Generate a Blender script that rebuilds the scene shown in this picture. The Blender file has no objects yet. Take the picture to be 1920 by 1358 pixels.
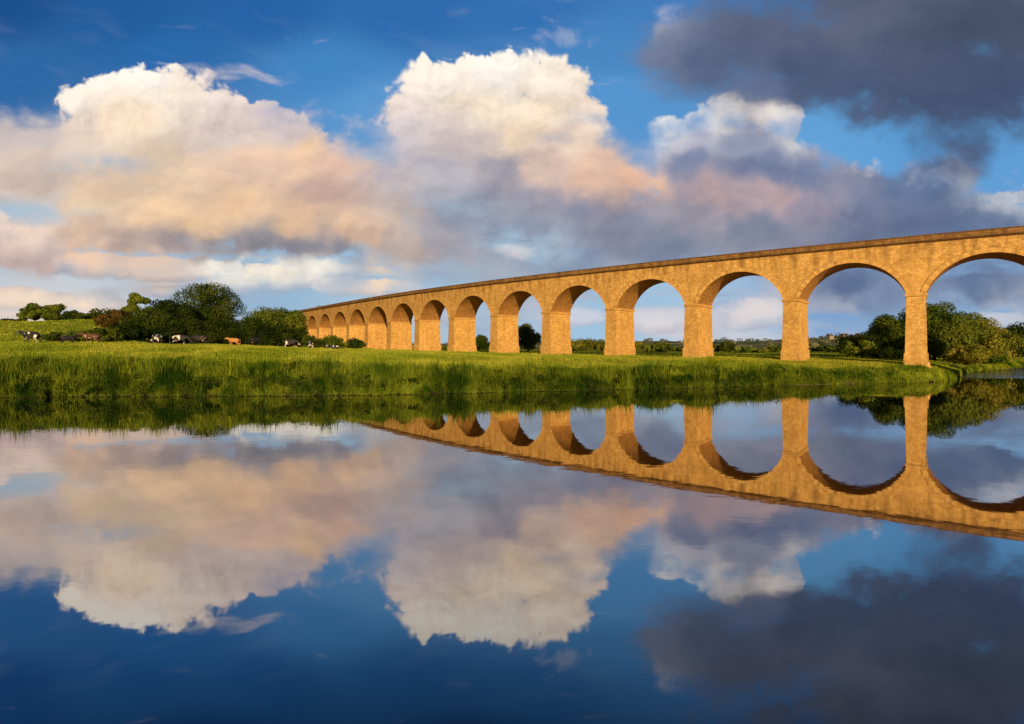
import bpy, bmesh, math, random, numpy as np
from mathutils import Vector, Matrix
rng = np.random.default_rng(7); random.seed(7)
scene = bpy.context.scene
col = scene.collection
F, CZ, HY = 1067.0, 5.8, 652.0
f32 = np.float32

# ---------------------------------------------------------------- helpers
def tag(o, label=None, cat=None, group=None, kind=None):
    if label: o['label'] = label
    if cat: o['category'] = cat
    if group: o['group'] = group
    if kind: o['kind'] = kind
    return o
def empty(name, loc=(0, 0, 0), rz=0):
    o = bpy.data.objects.new(name, None); col.objects.link(o)
    o.location = loc; o.rotation_euler = (0, 0, rz); o.empty_display_size = .5
    return o
def np_mesh(name, V, Fc, n=4, smooth=False, uv=None):
    V = np.ascontiguousarray(V, dtype=f32); Fc = np.ascontiguousarray(Fc, dtype=np.int32)
    me = bpy.data.meshes.new(name)
    nf = len(Fc.reshape(-1)) // n
    me.vertices.add(len(V)); me.vertices.foreach_set('co', V.ravel())
    me.loops.add(nf * n); me.loops.foreach_set('vertex_index', Fc.ravel())
    me.polygons.add(nf)
    me.polygons.foreach_set('loop_start', np.arange(0, nf * n, n, dtype=np.int32))
    me.polygons.foreach_set('loop_total', np.full(nf, n, dtype=np.int32))
    me.update(calc_edges=True)
    if smooth: me.polygons.foreach_set('use_smooth', np.ones(nf, dtype=bool))
    return me
def link(name, me, mat, parent=None):
    o = bpy.data.objects.new(name, me); col.objects.link(o)
    if mat: me.materials.append(mat)
    if parent: o.parent = parent
    return o
def lin(c):
    c = np.asarray(c, dtype=np.float64) / 255.
    return np.where(c <= .04045, c / 12.92, ((c + .055) / 1.055) ** 2.4)
def sstep(a, b, x):
    t = np.clip((x - a) / (b - a), 0, 1); return t * t * (3 - 2 * t)

_perm = np.random.default_rng(11).permutation(256).astype(np.int32); _perm = np.concatenate([_perm, _perm])
_ang = np.random.default_rng(5).random(256) * 2 * np.pi
_gx = np.cos(_ang).astype(f32); _gy = np.sin(_ang).astype(f32)
def perlin(x, y, seed=0):
    x = np.asarray(x, dtype=f32) + f32(seed * 17.31 + 300); y = np.asarray(y, dtype=f32) + f32(seed * 9.77 + 300)
    xi = np.floor(x).astype(np.int32); yi = np.floor(y).astype(np.int32)
    xf = x - xi; yf = y - yi
    u = xf * xf * xf * (xf * (xf * 6 - 15) + 10); v = yf * yf * yf * (yf * (yf * 6 - 15) + 10)
    xa = xi & 255; xb = (xi + 1) & 255; ya = yi & 255; yb = (yi + 1) & 255
    def g(a, b, dx, dy):
        h = _perm[_perm[a] + b]; return _gx[h] * dx + _gy[h] * dy
    n00 = g(xa, ya, xf, yf); n10 = g(xb, ya, xf - 1, yf); n01 = g(xa, yb, xf, yf - 1); n11 = g(xb, yb, xf - 1, yf - 1)
    return ((n00 * (1 - u) + n10 * u) * (1 - v) + (n01 * (1 - u) + n11 * u) * v) * f32(1.5)
def fbm(x, y, oct=5, gain=.5, seed=0, billow=False):
    s = 0; a = 1; t = 0
    for i in range(oct):
        c_, s_ = math.cos(i * .7), math.sin(i * .7)
        n = perlin((x * c_ - y * s_) * 2 ** i, (x * s_ + y * c_) * 2 ** i, seed + i * 3.1)
        if billow: n = np.sqrt(n * n + .006) * 2 - .66
        s = s + a * n; t += a; a *= gain
    return s / t

# ---------------------------------------------------------------- materials
def new_mat(name):
    m = bpy.data.materials.new(name); m.use_nodes = True
    nt = m.node_tree; nt.nodes.clear()
    return m, nt, nt.nodes, nt.links
def N(nodes, t, **kw):
    n = nodes.new(t)
    for k, v in kw.items(): setattr(n, k, v)
    return n
def ramp(nodes, stops, interp='LINEAR'):
    r = nodes.new('ShaderNodeValToRGB'); r.color_ramp.interpolation = interp
    e = r.color_ramp.elements
    while len(e) < len(stops): e.new(.5)
    for i, (p, c) in enumerate(stops):
        e[i].position = p; e[i].color = (*c, 1) if len(c) == 3 else c
    return r
def mixc(nodes, links, a, b, fac, mode='MIX'):
    m = nodes.new('ShaderNodeMix'); m.data_type = 'RGBA'; m.blend_type = mode
    for s, v in ((6, a), (7, b), (0, fac)):
        if hasattr(v, 'links'): links.new(v, m.inputs[s])
        else: m.inputs[s].default_value = v if s == 0 else (*v, 1)
    return m.outputs[2]

def foliage_mat(name, dark, light, scale=.35, trans=.25):
    m, nt, n, l = new_mat(name)
    out = N(n, 'ShaderNodeOutputMaterial'); geo = N(n, 'ShaderNodeNewGeometry')
    no = N(n, 'ShaderNodeTexNoise'); no.inputs['Scale'].default_value = scale; no.inputs['Detail'].default_value = 3
    l.new(geo.outputs['Position'], no.inputs['Vector'])
    r = ramp(n, [(.36, dark), (.64, light)]); l.new(no.outputs['Fac'], r.inputs[0])
    mr = N(n, 'ShaderNodeMapRange'); mr.inputs['To Min'].default_value = .6; mr.inputs['To Max'].default_value = 1.3
    l.new(geo.outputs['Random Per Island'], mr.inputs[0])
    c = mixc(n, l, r.outputs[0], (1, 1, 1), 1.0, 'MULTIPLY')
    l.new(mr.outputs[0], c.node.inputs[7])
    d = N(n, 'ShaderNodeBsdfDiffuse'); t = N(n, 'ShaderNodeBsdfTranslucent'); mx = N(n, 'ShaderNodeMixShader'); mx.inputs[0].default_value = trans
    l.new(c, d.inputs[0]); l.new(c, t.inputs[0]); l.new(d.outputs[0], mx.inputs[1]); l.new(t.outputs[0], mx.inputs[2]); l.new(mx.outputs[0], out.inputs[0])
    return m

def stone_mat(name, c1, c2, c3, stain=.5, zstain=(18, 25)):
    m, nt, n, l = new_mat(name)
    out = N(n, 'ShaderNodeOutputMaterial'); uv = N(n, 'ShaderNodeUVMap'); geo = N(n, 'ShaderNodeNewGeometry')
    b = N(n, 'ShaderNodeTexBrick'); b.offset = .5
    b.inputs['Scale'].default_value = 1; b.inputs['Brick Width'].default_value = .86; b.inputs['Row Height'].default_value = .40
    b.inputs['Mortar Size'].default_value = .018; b.inputs['Mortar Smooth'].default_value = .4; b.inputs['Bias'].default_value = -.22
    b.inputs['Color1'].default_value = (*c1, 1); b.inputs['Color2'].default_value = (*c2, 1); b.inputs['Mortar'].default_value = (*[v * .65 for v in c2], 1)
    nw = N(n, 'ShaderNodeTexNoise'); nw.inputs['Scale'].default_value = .9; l.new(uv.outputs[0], nw.inputs['Vector'])
    vw = N(n, 'ShaderNodeVectorMath', operation='MULTIPLY_ADD'); l.new(nw.outputs['Color'], vw.inputs[0]); vw.inputs[1].default_value = (.25, .04, 0); l.new(uv.outputs[0], vw.inputs[2])
    l.new(vw.outputs[0], b.inputs['Vector'])
    n1 = N(n, 'ShaderNodeTexNoise'); n1.inputs['Scale'].default_value = .3; n1.inputs['Detail'].default_value = 7; n1.inputs['Roughness'].default_value = .65
    l.new(geo.outputs['Position'], n1.inputs['Vector'])
    r1 = ramp(n, [(.42, (0, 0, 0)), (.72, (1, 1, 1))]); l.new(n1.outputs['Fac'], r1.inputs[0])
    mm = N(n, 'ShaderNodeMath', operation='MULTIPLY'); mm.inputs[1].default_value = .5; l.new(r1.outputs[0], mm.inputs[0])
    cA = mixc(n, l, b.outputs['Color'], c3, mm.outputs[0])
    mp = N(n, 'ShaderNodeMapping'); mp.inputs['Scale'].default_value = (.8, .14, 1); l.new(uv.outputs[0], mp.inputs[0])
    n2 = N(n, 'ShaderNodeTexNoise'); n2.inputs['Scale'].default_value = 1; n2.inputs['Detail'].default_value = 5; l.new(mp.outputs[0], n2.inputs['Vector'])
    r2 = ramp(n, [(.45, (0, 0, 0)), (.7, (1, 1, 1))]); l.new(n2.outputs['Fac'], r2.inputs[0])
    sx = N(n, 'ShaderNodeSeparateXYZ'); l.new(geo.outputs['Position'], sx.inputs[0])
    zr = N(n, 'ShaderNodeMapRange'); zr.inputs[1].default_value = zstain[0]; zr.inputs[2].default_value = zstain[1]; zr.inputs[3].default_value = .3; zr.inputs[4].default_value = 1
    l.new(sx.outputs[2], zr.inputs[0])
    m2 = N(n, 'ShaderNodeMath', operation='MULTIPLY'); l.new(r2.outputs[0], m2.inputs[0]); l.new(zr.outputs[0], m2.inputs[1])
    m3 = N(n, 'ShaderNodeMath', operation='MULTIPLY'); l.new(m2.outputs[0], m3.inputs[0]); m3.inputs[1].default_value = stain
    cB = mixc(n, l, cA, (.14, .068, .024), m3.outputs[0])
    n3 = N(n, 'ShaderNodeTexNoise'); n3.inputs['Scale'].default_value = 2.2; n3.inputs['Detail'].default_value = 5; l.new(geo.outputs['Position'], n3.inputs['Vector'])
    r3 = ramp(n, [(.3, (.80, .76, .70)), (.7, (1.12, 1.12, 1.12))]); l.new(n3.outputs['Fac'], r3.inputs[0])
    cC = mixc(n, l, cB, (1, 1, 1), 1.0, 'MULTIPLY'); l.new(r3.outputs[0], cC.node.inputs[7])
    p = N(n, 'ShaderNodeBsdfPrincipled'); p.inputs['Roughness'].default_value = .9; p.inputs['Specular IOR Level'].default_value = .1
    l.new(cC, p.inputs['Base Color'])
    bp = N(n, 'ShaderNodeBump'); bp.inputs['Strength'].default_value = .5; bp.inputs['Distance'].default_value = .05
    ad = N(n, 'ShaderNodeMath', operation='SUBTRACT'); l.new(n3.outputs['Fac'], ad.inputs[0]); l.new(b.outputs['Fac'], ad.inputs[1])
    l.new(ad.outputs[0], bp.inputs['Height']); l.new(bp.outputs[0], p.inputs['Normal'])
    l.new(p.outputs[0], out.inputs[0])
    return m
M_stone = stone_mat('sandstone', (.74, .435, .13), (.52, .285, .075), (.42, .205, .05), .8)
M_soffit_shade = stone_mat('shaded_soffit_stone', (.46, .23, .064), (.29, .14, .038), (.15, .07, .022), .5)  # same sandstone darkened: shade of the arch undersides is in this colour
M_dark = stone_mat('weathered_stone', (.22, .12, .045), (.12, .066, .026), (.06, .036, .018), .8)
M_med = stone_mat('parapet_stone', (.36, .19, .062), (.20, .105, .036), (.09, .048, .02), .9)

# ---------------------------------------------------------------- terrain functions
_bx = [-900, 0, 300, 700, 1000, 1200, 1400, 1470, 1600, 1700, 1740, 1770, 1794, 1804, 1818, 1840, 1886, 2000, 2500, 3200]
_bd = [64, 66.5, 67, 68.8, 74.6, 79.3, 84.8, 88, 91, 93, 95, 99, 105, 119, 130, 139, 152, 174, 242, 340]
_tx = [-900, 0, 400, 640, 900, 1300, 1500, 1650, 1720, 1760, 1800, 1900, 2500]
_tz = [7, 6.5, 6.2, 5.3, 4.3, 3.6, 3.4, 3.2, 2.8, 2.2, 1.7, 3, 4]
def dbank(px):
    return np.interp(px, _bx, _bd) + (.9 * perlin(px / 60., px * 0 + .5, 3) + .7 * perlin(px / 17., px * 0 + .5, 4)) * np.interp(px, [1650, 1750], [1, .7])
def ground_z(X, Y):
    X = np.asarray(X, dtype=np.float64); Y = np.asarray(Y, dtype=np.float64)
    px = 960 + F * X / Y; s = Y - dbank(px)
    T = np.interp(px, _tx, _tz)
    g = np.interp(s, [-6, 0, .5, 1.6, 5, 12, 22, 35], [-.35, 0, .12, .34, .55, .76, .96, 1.0])
    z = T * g + .14 * perlin(X / 6., Y / 6., 8) * np.clip(s / 3, 0, 1) + .3 * perlin(X / 14., Y / 9., 12) * sstep(1, 6, s) * sstep(40, 15, s) * (px < 1600)
    z = z + 1.0 * np.exp(-(((X - 72.4) / 6.5) ** 2 + ((Y - 101.5) / 7.5) ** 2)) * sstep(0, 2.5, s)
    z = z + 8.6 * sstep(112, 195, Y) * (1 - sstep(170, 330, px)) + .8 * perlin(X / 30., Y / 30., 9) * sstep(30, 70, s) * (px < 700)
    z = z + 17 * np.exp(-(((X + 150) / 17) ** 2 + ((Y - 348) / 20) ** 2))
    return z
def gz(X, Y): return float(ground_z(np.array([X]), np.array([Y]))[0])
def at(px, Y): return (px - 960) / F * Y

pxs = np.concatenate([np.linspace(-900, -100, 40), np.linspace(-95, 2000, 520), np.linspace(2010, 3200, 60)])
ss = np.concatenate([np.linspace(-6, 30, 110), np.geomspace(31, 5200, 110)])
PX, SS = np.meshgrid(pxs, ss)
YY = dbank(PX) + SS; XX = (PX - 960) / F * YY
ZZ = ground_z(XX, YY)
V = np.stack([XX, YY, ZZ], -1).reshape(-1, 3)
def grid_faces(r, c):
    i = np.arange((r - 1) * c).reshape(r - 1, c)[:, :-1]
    return np.stack([i, i + 1, i + c + 1, i + c], -1).reshape(-1, 4)
m, nt, n, l = new_mat('meadow')
out = N(n, 'ShaderNodeOutputMaterial'); geo = N(n, 'ShaderNodeNewGeometry')
n1 = N(n, 'ShaderNodeTexNoise'); n1.inputs['Scale'].default_value = .12; n1.inputs['Detail'].default_value = 8; n1.inputs['Roughness'].default_value = .7
l.new(geo.outputs['Position'], n1.inputs['Vector'])
r1 = ramp(n, [(.3, (.10, .14, .012)), (.5, (.22, .26, .022)), (.7, (.34, .33, .04))]); l.new(n1.outputs['Fac'], r1.inputs[0])
sx = N(n, 'ShaderNodeSeparateXYZ'); l.new(geo.outputs['Position'], sx.inputs[0])
n2 = N(n, 'ShaderNodeTexNoise'); n2.inputs['Scale'].default_value = .8; n2.inputs['Detail'].default_value = 5; l.new(geo.outputs['Position'], n2.inputs['Vector'])
ma = N(n, 'ShaderNodeMath', operation='MULTIPLY_ADD'); l.new(n2.outputs['Fac'], ma.inputs[0]); ma.inputs[1].default_value = 1.6; l.new(sx.outputs[2], ma.inputs[2])
mr = N(n, 'ShaderNodeMapRange'); mr.inputs[1].default_value = 1.1; mr.inputs[2].default_value = 2.0; l.new(ma.outputs[0], mr.inputs[0])
r2 = ramp(n, [(.35, (.012, .010, .006)), (.7, (.045, .034, .018))]); l.new(n2.outputs['Fac'], r2.inputs[0])
rx = N(n, 'ShaderNodeMapRange'); rx.inputs[1].default_value = 42; rx.inputs[2].default_value = 46; l.new(sx.outputs[0], rx.inputs[0])
ry_ = N(n, 'ShaderNodeMapRange'); ry_.inputs[1].default_value = 52; ry_.inputs[2].default_value = 57; ry_.inputs[3].default_value = 1; ry_.inputs[4].default_value = 0; l.new(sx.outputs[0], ry_.inputs[0])
mg = N(n, 'ShaderNodeMath', operation='MULTIPLY'); l.new(rx.outputs[0], mg.inputs[0]); l.new(ry_.outputs[0], mg.inputs[1])
r2c = mixc(n, l, r2.outputs[0], (.16, .11, .06), mg.outputs[0])
c = mixc(n, l, r2c, r1.outputs[0], mr.outputs[0])
p = N(n, 'ShaderNodeBsdfDiffuse'); l.new(c, p.inputs[0])
bp = N(n, 'ShaderNodeBump'); bp.inputs['Strength'].default_value = 1; bp.inputs['Distance'].default_value = .5; l.new(n2.outputs['Fac'], bp.inputs['Height']); l.new(bp.outputs[0], p.inputs['Normal'])
l.new(p.outputs[0], out.inputs[0]); M_meadow = m
o = link('ground', np_mesh('ground', V, grid_faces(len(ss), len(pxs)), 4, True), M_meadow); tag(o, 'grassy riverside meadow rising gently from the muddy river bank', 'ground', kind='structure')

# hills
_hx = [-900, 500, 900, 1060, 1300, 1400, 1450, 1520, 1560, 1620, 1700, 1850, 1950, 2600, 3200]
_hy = [640, 645, 644, 641, 640, 641, 638, 634, 630, 632, 636, 630, 616, 612, 612]
def hill_z(px, Y):
    top = CZ + (HY - np.interp(px, _hx, _hy)) * 1400 / F + 2.5 * perlin(px / 90., px * 0, 20) + 1.2 * perlin(px / 30., px * 0, 21)
    k = sstep(520, 1400, Y)
    return 2.5 + (top - 2.5) * k + 5 * perlin(px / 60., Y / 200., 22) * k * (1 - k) * 2
hp = np.linspace(-900, 3200, 300); hd = np.concatenate([np.linspace(450, 1500, 50), [1700, 2200, 4000]])
HP, HD = np.meshgrid(hp, hd); HZ = hill_z(HP, HD); HZ[-1] -= 30
V = np.stack([(HP - 960) / F * HD, HD, HZ], -1).reshape(-1, 3)
m, nt, n, l = new_mat('hill_fields')
out = N(n, 'ShaderNodeOutputMaterial'); geo = N(n, 'ShaderNodeNewGeometry')
vo = N(n, 'ShaderNodeTexVoronoi'); vo.inputs['Scale'].default_value = .011; l.new(geo.outputs['Position'], vo.inputs['Vector'])
sh_ = N(n, 'ShaderNodeSeparateColor'); l.new(vo.outputs['Color'], sh_.inputs[0])
r = ramp(n, [(0, (.10, .13, .06)), (.35, (.18, .22, .09)), (.6, (.30, .28, .13)), (.85, (.38, .27, .15))], 'CONSTANT'); l.new(sh_.outputs[0], r.inputs[0])
no = N(n, 'ShaderNodeTexNoise'); no.inputs['Scale'].default_value = .03; no.inputs['Detail'].default_value = 6; l.new(geo.outputs['Position'], no.inputs['Vector'])
rr = ramp(n, [(.5, (0, 0, 0)), (.58, (1, 1, 1))]); l.new(no.outputs['Fac'], rr.inputs[0])
c = mixc(n, l, r.outputs[0], (.07, .09, .06), rr.outputs[0])
d = N(n, 'ShaderNodeBsdfDiffuse'); l.new(c, d.inputs[0]); l.new(d.outputs[0], out.inputs[0])
o = link('hills', np_mesh('hills', V, grid_faces(len(hd), len(hp)), 4, True), m); tag(o, 'low far hills with fields and hedges on the horizon', 'hills', kind='structure')

# ---------------------------------------------------------------- water
m, nt, n, l = new_mat('river_water')
out = N(n, 'ShaderNodeOutputMaterial'); geo = N(n, 'ShaderNodeNewGeometry')
mp = N(n, 'ShaderNodeMapping'); mp.inputs['Scale'].default_value = (.45, .6, 1); l.new(geo.outputs['Position'], mp.inputs[0])
n1 = N(n, 'ShaderNodeTexNoise'); n1.inputs['Scale'].default_value = 1.; n1.inputs['Detail'].default_value = 3; n1.inputs['Distortion'].default_value = .4; l.new(mp.outputs[0], n1.inputs['Vector'])
n3 = N(n, 'ShaderNodeTexNoise'); n3.inputs['Scale'].default_value = .03; n3.inputs['Detail'].default_value = 2; l.new(geo.outputs['Position'], n3.inputs['Vector'])
rr = N(n, 'ShaderNodeMapRange'); rr.inputs[1].default_value = .35; rr.inputs[2].default_value = .65; rr.inputs[3].default_value = .4; rr.inputs[4].default_value = 1.5; l.new(n3.outputs['Fac'], rr.inputs[0])
sx = N(n, 'ShaderNodeSeparateXYZ'); l.new(geo.outputs['Position'], sx.inputs[0])
rx = N(n, 'ShaderNodeMapRange'); rx.inputs[1].default_value = 84; rx.inputs[2].default_value = 92; rx.inputs[3].default_value = 0; rx.inputs[4].default_value = 1; l.new(sx.outputs[0], rx.inputs[0])
ry = N(n, 'ShaderNodeMapRange'); ry.inputs[1].default_value = 107; ry.inputs[2].default_value = 114; ry.inputs[3].default_value = 0; ry.inputs[4].default_value = 240; l.new(sx.outputs[1], ry.inputs[0])
mx = N(n, 'ShaderNodeMath', operation='MULTIPLY'); l.new(rx.outputs[0], mx.inputs[0]); l.new(ry.outputs[0], mx.inputs[1])
ma = N(n, 'ShaderNodeMath', operation='ADD'); l.new(rr.outputs[0], ma.inputs[0]); l.new(mx.outputs[0], ma.inputs[1])
mh = N(n, 'ShaderNodeMath', operation='MULTIPLY'); l.new(ma.outputs[0], mh.inputs[0]); l.new(n1.outputs['Fac'], mh.inputs[1])
bp = N(n, 'ShaderNodeBump'); bp.inputs['Strength'].default_value = 1; bp.inputs['Distance'].default_value = .0034; l.new(mh.outputs[0], bp.inputs['Height'])
g = N(n, 'ShaderNodeBsdfGlossy'); g.inputs['Roughness'].default_value = .02; g.inputs[0].default_value = (.97, .94, .93, 1); l.new(bp.outputs[0], g.inputs['Normal'])
d = N(n, 'ShaderNodeBsdfDiffuse'); d.inputs[0].default_value = (.001, .003, .007, 1)
lw = N(n, 'ShaderNodeLayerWeight'); lw.inputs[0].default_value = .5
fr = ramp(n, [(.42, (.13,) * 3), (.49, (.27,) * 3), (.57, (.44,) * 3), (.69, (.57,) * 3), (.80, (.69,) * 3), (.92, (.76,) * 3)]); l.new(lw.outputs['Facing'], fr.inputs[0])
ms = N(n, 'ShaderNodeMixShader'); l.new(fr.outputs[0], ms.inputs[0]); l.new(d.outputs[0], ms.inputs[1]); l.new(g.outputs[0], ms.inputs[2]); l.new(ms.outputs[0], out.inputs[0])
V = np.array([[-1200, -400, 0], [1200, -400, 0], [1200, 420, 0], [-1200, 420, 0]], dtype=f32)
o = link('river_water', np_mesh('river_water', V, np.array([[0, 1, 2, 3]])), m); tag(o, 'calm river surface mirroring the viaduct and clouds', 'water', kind='structure')

# ---------------------------------------------------------------- viaduct
L = 20.0
angs = [36.8 + 1.9 * i for i in range(9)] + [53, 53.5, 54, 54, 54, 54]
P = [Vector((73.6, 103.6, 0))]
for a in angs:
    a = math.radians(a); P.append(P[-1] + L * Vector((-math.cos(a), math.sin(a), 0)))
a0 = math.radians(34.9); a1 = math.radians(33)
P.insert(0, P[0] - L * Vector((-math.cos(a0), math.sin(a0), 0)))
P.insert(0, P[0] - L * Vector((-math.cos(a1), math.sin(a1), 0)))
NP = len(P)
T_ = []
for i in range(NP):
    t = (P[min(i + 1, NP - 1)] - P[max(i - 1, 0)]).normalized(); T_.append(t)
NN = [Vector((-t.y, t.x, 0)) for t in T_]
NN = [v if v.y < 0 else -v for v in NN]
ZS, ZC, ZT = 15.35, 21.6, 24.2
HW, HD_ = 1.4, 4.2
via = empty('railway_viaduct', (P[9].x, P[9].y, 0)); VO = Vector(via.location)
tag(via, 'long curving sandstone railway viaduct of tall round arches crossing the meadow and river', 'viaduct')
def cpos(i, s, w, z):
    f = s / L; c = P[i].lerp(P[i + 1], f); nv = NN[i].lerp(NN[i + 1], f)
    return c + nv * w + Vector((0, 0, z)) - VO
def uvmesh(name, verts, faces, uvs, mat, parent):
    me = bpy.data.meshes.new(name); me.from_pydata([tuple(v) for v in verts], [], faces)
    u = me.uv_layers.new(name='UVMap')
    k = 0
    for fu in uvs:
        for q in fu: u.data[k].uv = q; k += 1
    return link(name, me, mat, parent)
hs = L / 2 - HW; R = (hs ** 2 + (ZC - ZS) ** 2) / (2 * (ZC - ZS)); zc0 = ZC - R; th = math.asin(hs / R)
NA = 28
arc = [(L / 2 + R * math.sin(-th + 2 * th * k / NA), zc0 + R * math.cos(-th + 2 * th * k / NA)) for k in range(NA + 1)]
RT = .85
arc2 = [(L / 2 + (R + RT) * math.sin(-th + 2 * th * k / NA), zc0 + (R + RT) * math.cos(-th + 2 * th * k / NA)) for k in range(NA + 1)]
for i in range(NP - 1):
    vs, fs, us = [], [], []
    def quad(pts, uv):
        b = len(vs); vs.extend(pts); fs.append((b, b + 1, b + 2, b + 3)); us.append(uv)
    cols = [(0.0, ZS)] + arc + [(L, ZS)]
    for w in (HD_, -HD_):
        for k in range(len(cols) - 1):
            (s0, z0), (s1, z1) = cols[k], cols[k + 1]
            quad([cpos(i, s0, w, z0), cpos(i, s1, w, z1), cpos(i, s1, w, ZT), cpos(i, s0, w, ZT)],
                 [(s0 + i * L, z0), (s1 + i * L, z1), (s1 + i * L, ZT), (s0 + i * L, ZT)])
    quad([cpos(i, 0, HD_, ZT), cpos(i, L, HD_, ZT), cpos(i, L, -HD_, ZT), cpos(i, 0, -HD_, ZT)], [(0, 0), (L, 0), (L, 8), (0, 8)])
    sp = uvmesh('spandrel_wall', vs, fs, us, M_stone, via)
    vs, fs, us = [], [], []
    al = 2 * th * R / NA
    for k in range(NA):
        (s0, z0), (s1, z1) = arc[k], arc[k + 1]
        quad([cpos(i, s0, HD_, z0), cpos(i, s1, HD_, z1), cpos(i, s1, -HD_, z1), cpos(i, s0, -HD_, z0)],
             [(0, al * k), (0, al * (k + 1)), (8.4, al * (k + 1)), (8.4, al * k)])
    uvmesh('soffit', vs, fs, us, M_soffit_shade, via)
    for w in (HD_ + .07, -HD_ - .07):
        vs, fs, us = [], [], []
        wi = w - .12 * (1 if w > 0 else -1)
        for k in range(NA):
            (a0_, b0), (a1_, b1) = arc[k], arc[k + 1]; (c0, d0), (c1, d1) = arc2[k], arc2[k + 1]
            quad([cpos(i, a0_, w, b0), cpos(i, a1_, w, b1), cpos(i, c1, w, d1), cpos(i, c0, w, d0)],
                 [(al * k * 1.7, .02), (al * (k + 1) * 1.7, .02), (al * (k + 1) * 1.7, .39), (al * k * 1.7, .39)])
            quad([cpos(i, c0, w, d0), cpos(i, c1, w, d1), cpos(i, c1, wi, d1), cpos(i, c0, wi, d0)], [(0, 0), (.3, 0), (.3, .1), (0, .1)])
            quad([cpos(i, a0_, w, b0), cpos(i, a1_, w, b1), cpos(i, a1_, wi, b1), cpos(i, a0_, wi, b0)], [(0, 0), (.3, 0), (.3, .1), (0, .1)])
        uvmesh('arch_ring', vs, fs, us, M_stone, sp)

def sweep(name, prof, mat, parent):
    vs, fs, us = [], [], []
    rows = []
    sub = 5
    for i in range(NP - 1):
        for k in range(sub): rows.append((i, L * k / sub))
    rows.append((NP - 2, L))
    m_ = len(prof)
    for (i, s) in rows:
        for (w, z) in prof: vs.append(cpos(i, s, w, z))
    pl = [0]
    for j in range(m_): pl.append(pl[-1] + math.dist(prof[j], prof[(j + 1) % m_]))
    for r_ in range(len(rows) - 1):
        sA = rows[r_][0] * L + rows[r_][1]; sB = rows[r_ + 1][0] * L + rows[r_ + 1][1]
        for j in range(m_):
            jn = (j + 1) % m_
            fs.append((r_ * m_ + j, (r_ + 1) * m_ + j, (r_ + 1) * m_ + jn, r_ * m_ + jn))
            us.append([(sA, pl[j]), (sB, pl[j]), (sB, pl[j + 1]), (sA, pl[j + 1])])
    return uvmesh(name, vs, fs, us, mat, parent)
for sg in (1, -1):
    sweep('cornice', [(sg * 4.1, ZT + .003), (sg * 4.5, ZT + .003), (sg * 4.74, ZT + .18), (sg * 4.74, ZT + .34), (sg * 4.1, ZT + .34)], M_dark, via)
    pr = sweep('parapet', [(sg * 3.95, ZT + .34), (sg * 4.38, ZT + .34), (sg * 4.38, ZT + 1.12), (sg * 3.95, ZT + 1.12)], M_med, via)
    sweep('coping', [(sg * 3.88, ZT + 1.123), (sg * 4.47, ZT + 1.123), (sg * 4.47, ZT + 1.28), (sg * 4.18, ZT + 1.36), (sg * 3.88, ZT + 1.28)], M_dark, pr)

def frustum(name, i, levels, mat, parent, cham=0.0):
    vs, fs, us = [], [], []
    t, nv = T_[i], NN[i]
    def ring(z, a, b):
        if cham: return [(-a + cham, b), (a - cham, b), (a, b - cham), (a, -b + cham), (a - cham, -b), (-a + cham, -b), (-a, -b + cham), (-a, b - cham)]
        return [(-a, b), (a, b), (a, -b), (-a, -b)]
    m_ = 8 if cham else 4
    for (z, a, b) in levels:
        for (p_, q_) in ring(z, a, b): vs.append(P[i] + t * p_ + nv * q_ + Vector((0, 0, z)) - VO)
    for r_ in range(len(levels) - 1):
        cA = ring(*levels[r_]); zA = levels[r_][0]; zB = levels[r_ + 1][0]
        per = 0
        for j in range(m_):
            jn = (j + 1) % m_; dl = math.dist(cA[j], cA[jn])
            fs.append((r_ * m_ + j, r_ * m_ + jn, (r_ + 1) * m_ + jn, (r_ + 1) * m_ + j))
            us.append([(per + i * 3.3, zA), (per + dl + i * 3.3, zA), (per + dl + i * 3.3, zB), (per + i * 3.3, zB)]); per += dl
    last = (len(levels) - 1) * m_
    fs.append(tuple(range(last, last + m_))); us.append([(0, 0)] * m_)
    return uvmesh(name, vs, fs, us, mat, parent)
for i in range(NP):
    g0 = max(gz(P[i].x, P[i].y), 0) if i >= 2 else 0.3
    zb = min(g0 - 1.5, -.5)
    zp = g0 + 2.0
    pier = frustum('pier', i, [(zb, 1.84, 4.62), (zp, 1.78, 4.55), (zp + .003, 1.62, 4.38), (ZS - .55, 1.43, 4.22)], M_stone, via)
    frustum('impost', i, [(ZS - .56, 1.50, 4.30), (ZS - .42, 1.64, 4.44), (ZS - .06, 1.68, 4.48), (ZS + .0, 1.52, 4.32)], M_stone, pier)
    if i <= 2:
        frustum('footing', i, [(-1, 2.3, 4.95), (2.45, 2.28, 4.9), (2.46, 2.05, 4.75), (3.0, 2.0, 4.7), (3.4, 1.82, 4.58)], M_stone, pier, .35)
vs, fs, us = [], [], []
e = P[-1]; t = T_[-1]; nv = NN[-1]
cc = [e + t * 1.4 + nv * 4.1, e + t * 26 + nv * 4.1, e + t * 26 - nv * 4.1, e + t * 1.4 - nv * 4.1]
for z in (0, ZT + 1.25):
    for q in cc: vs.append(q + Vector((0, 0, z)) - VO)
for j in range(4):
    jn = (j + 1) % 4; fs.append((j, jn, jn + 4, j + 4)); us.append([(0, 0), (24, 0), (24, 26), (0, 26)])
fs.append((4, 5, 6, 7)); us.append([(0, 0)] * 4)
uvmesh('abutment', vs, fs, us, M_stone, via)

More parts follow.
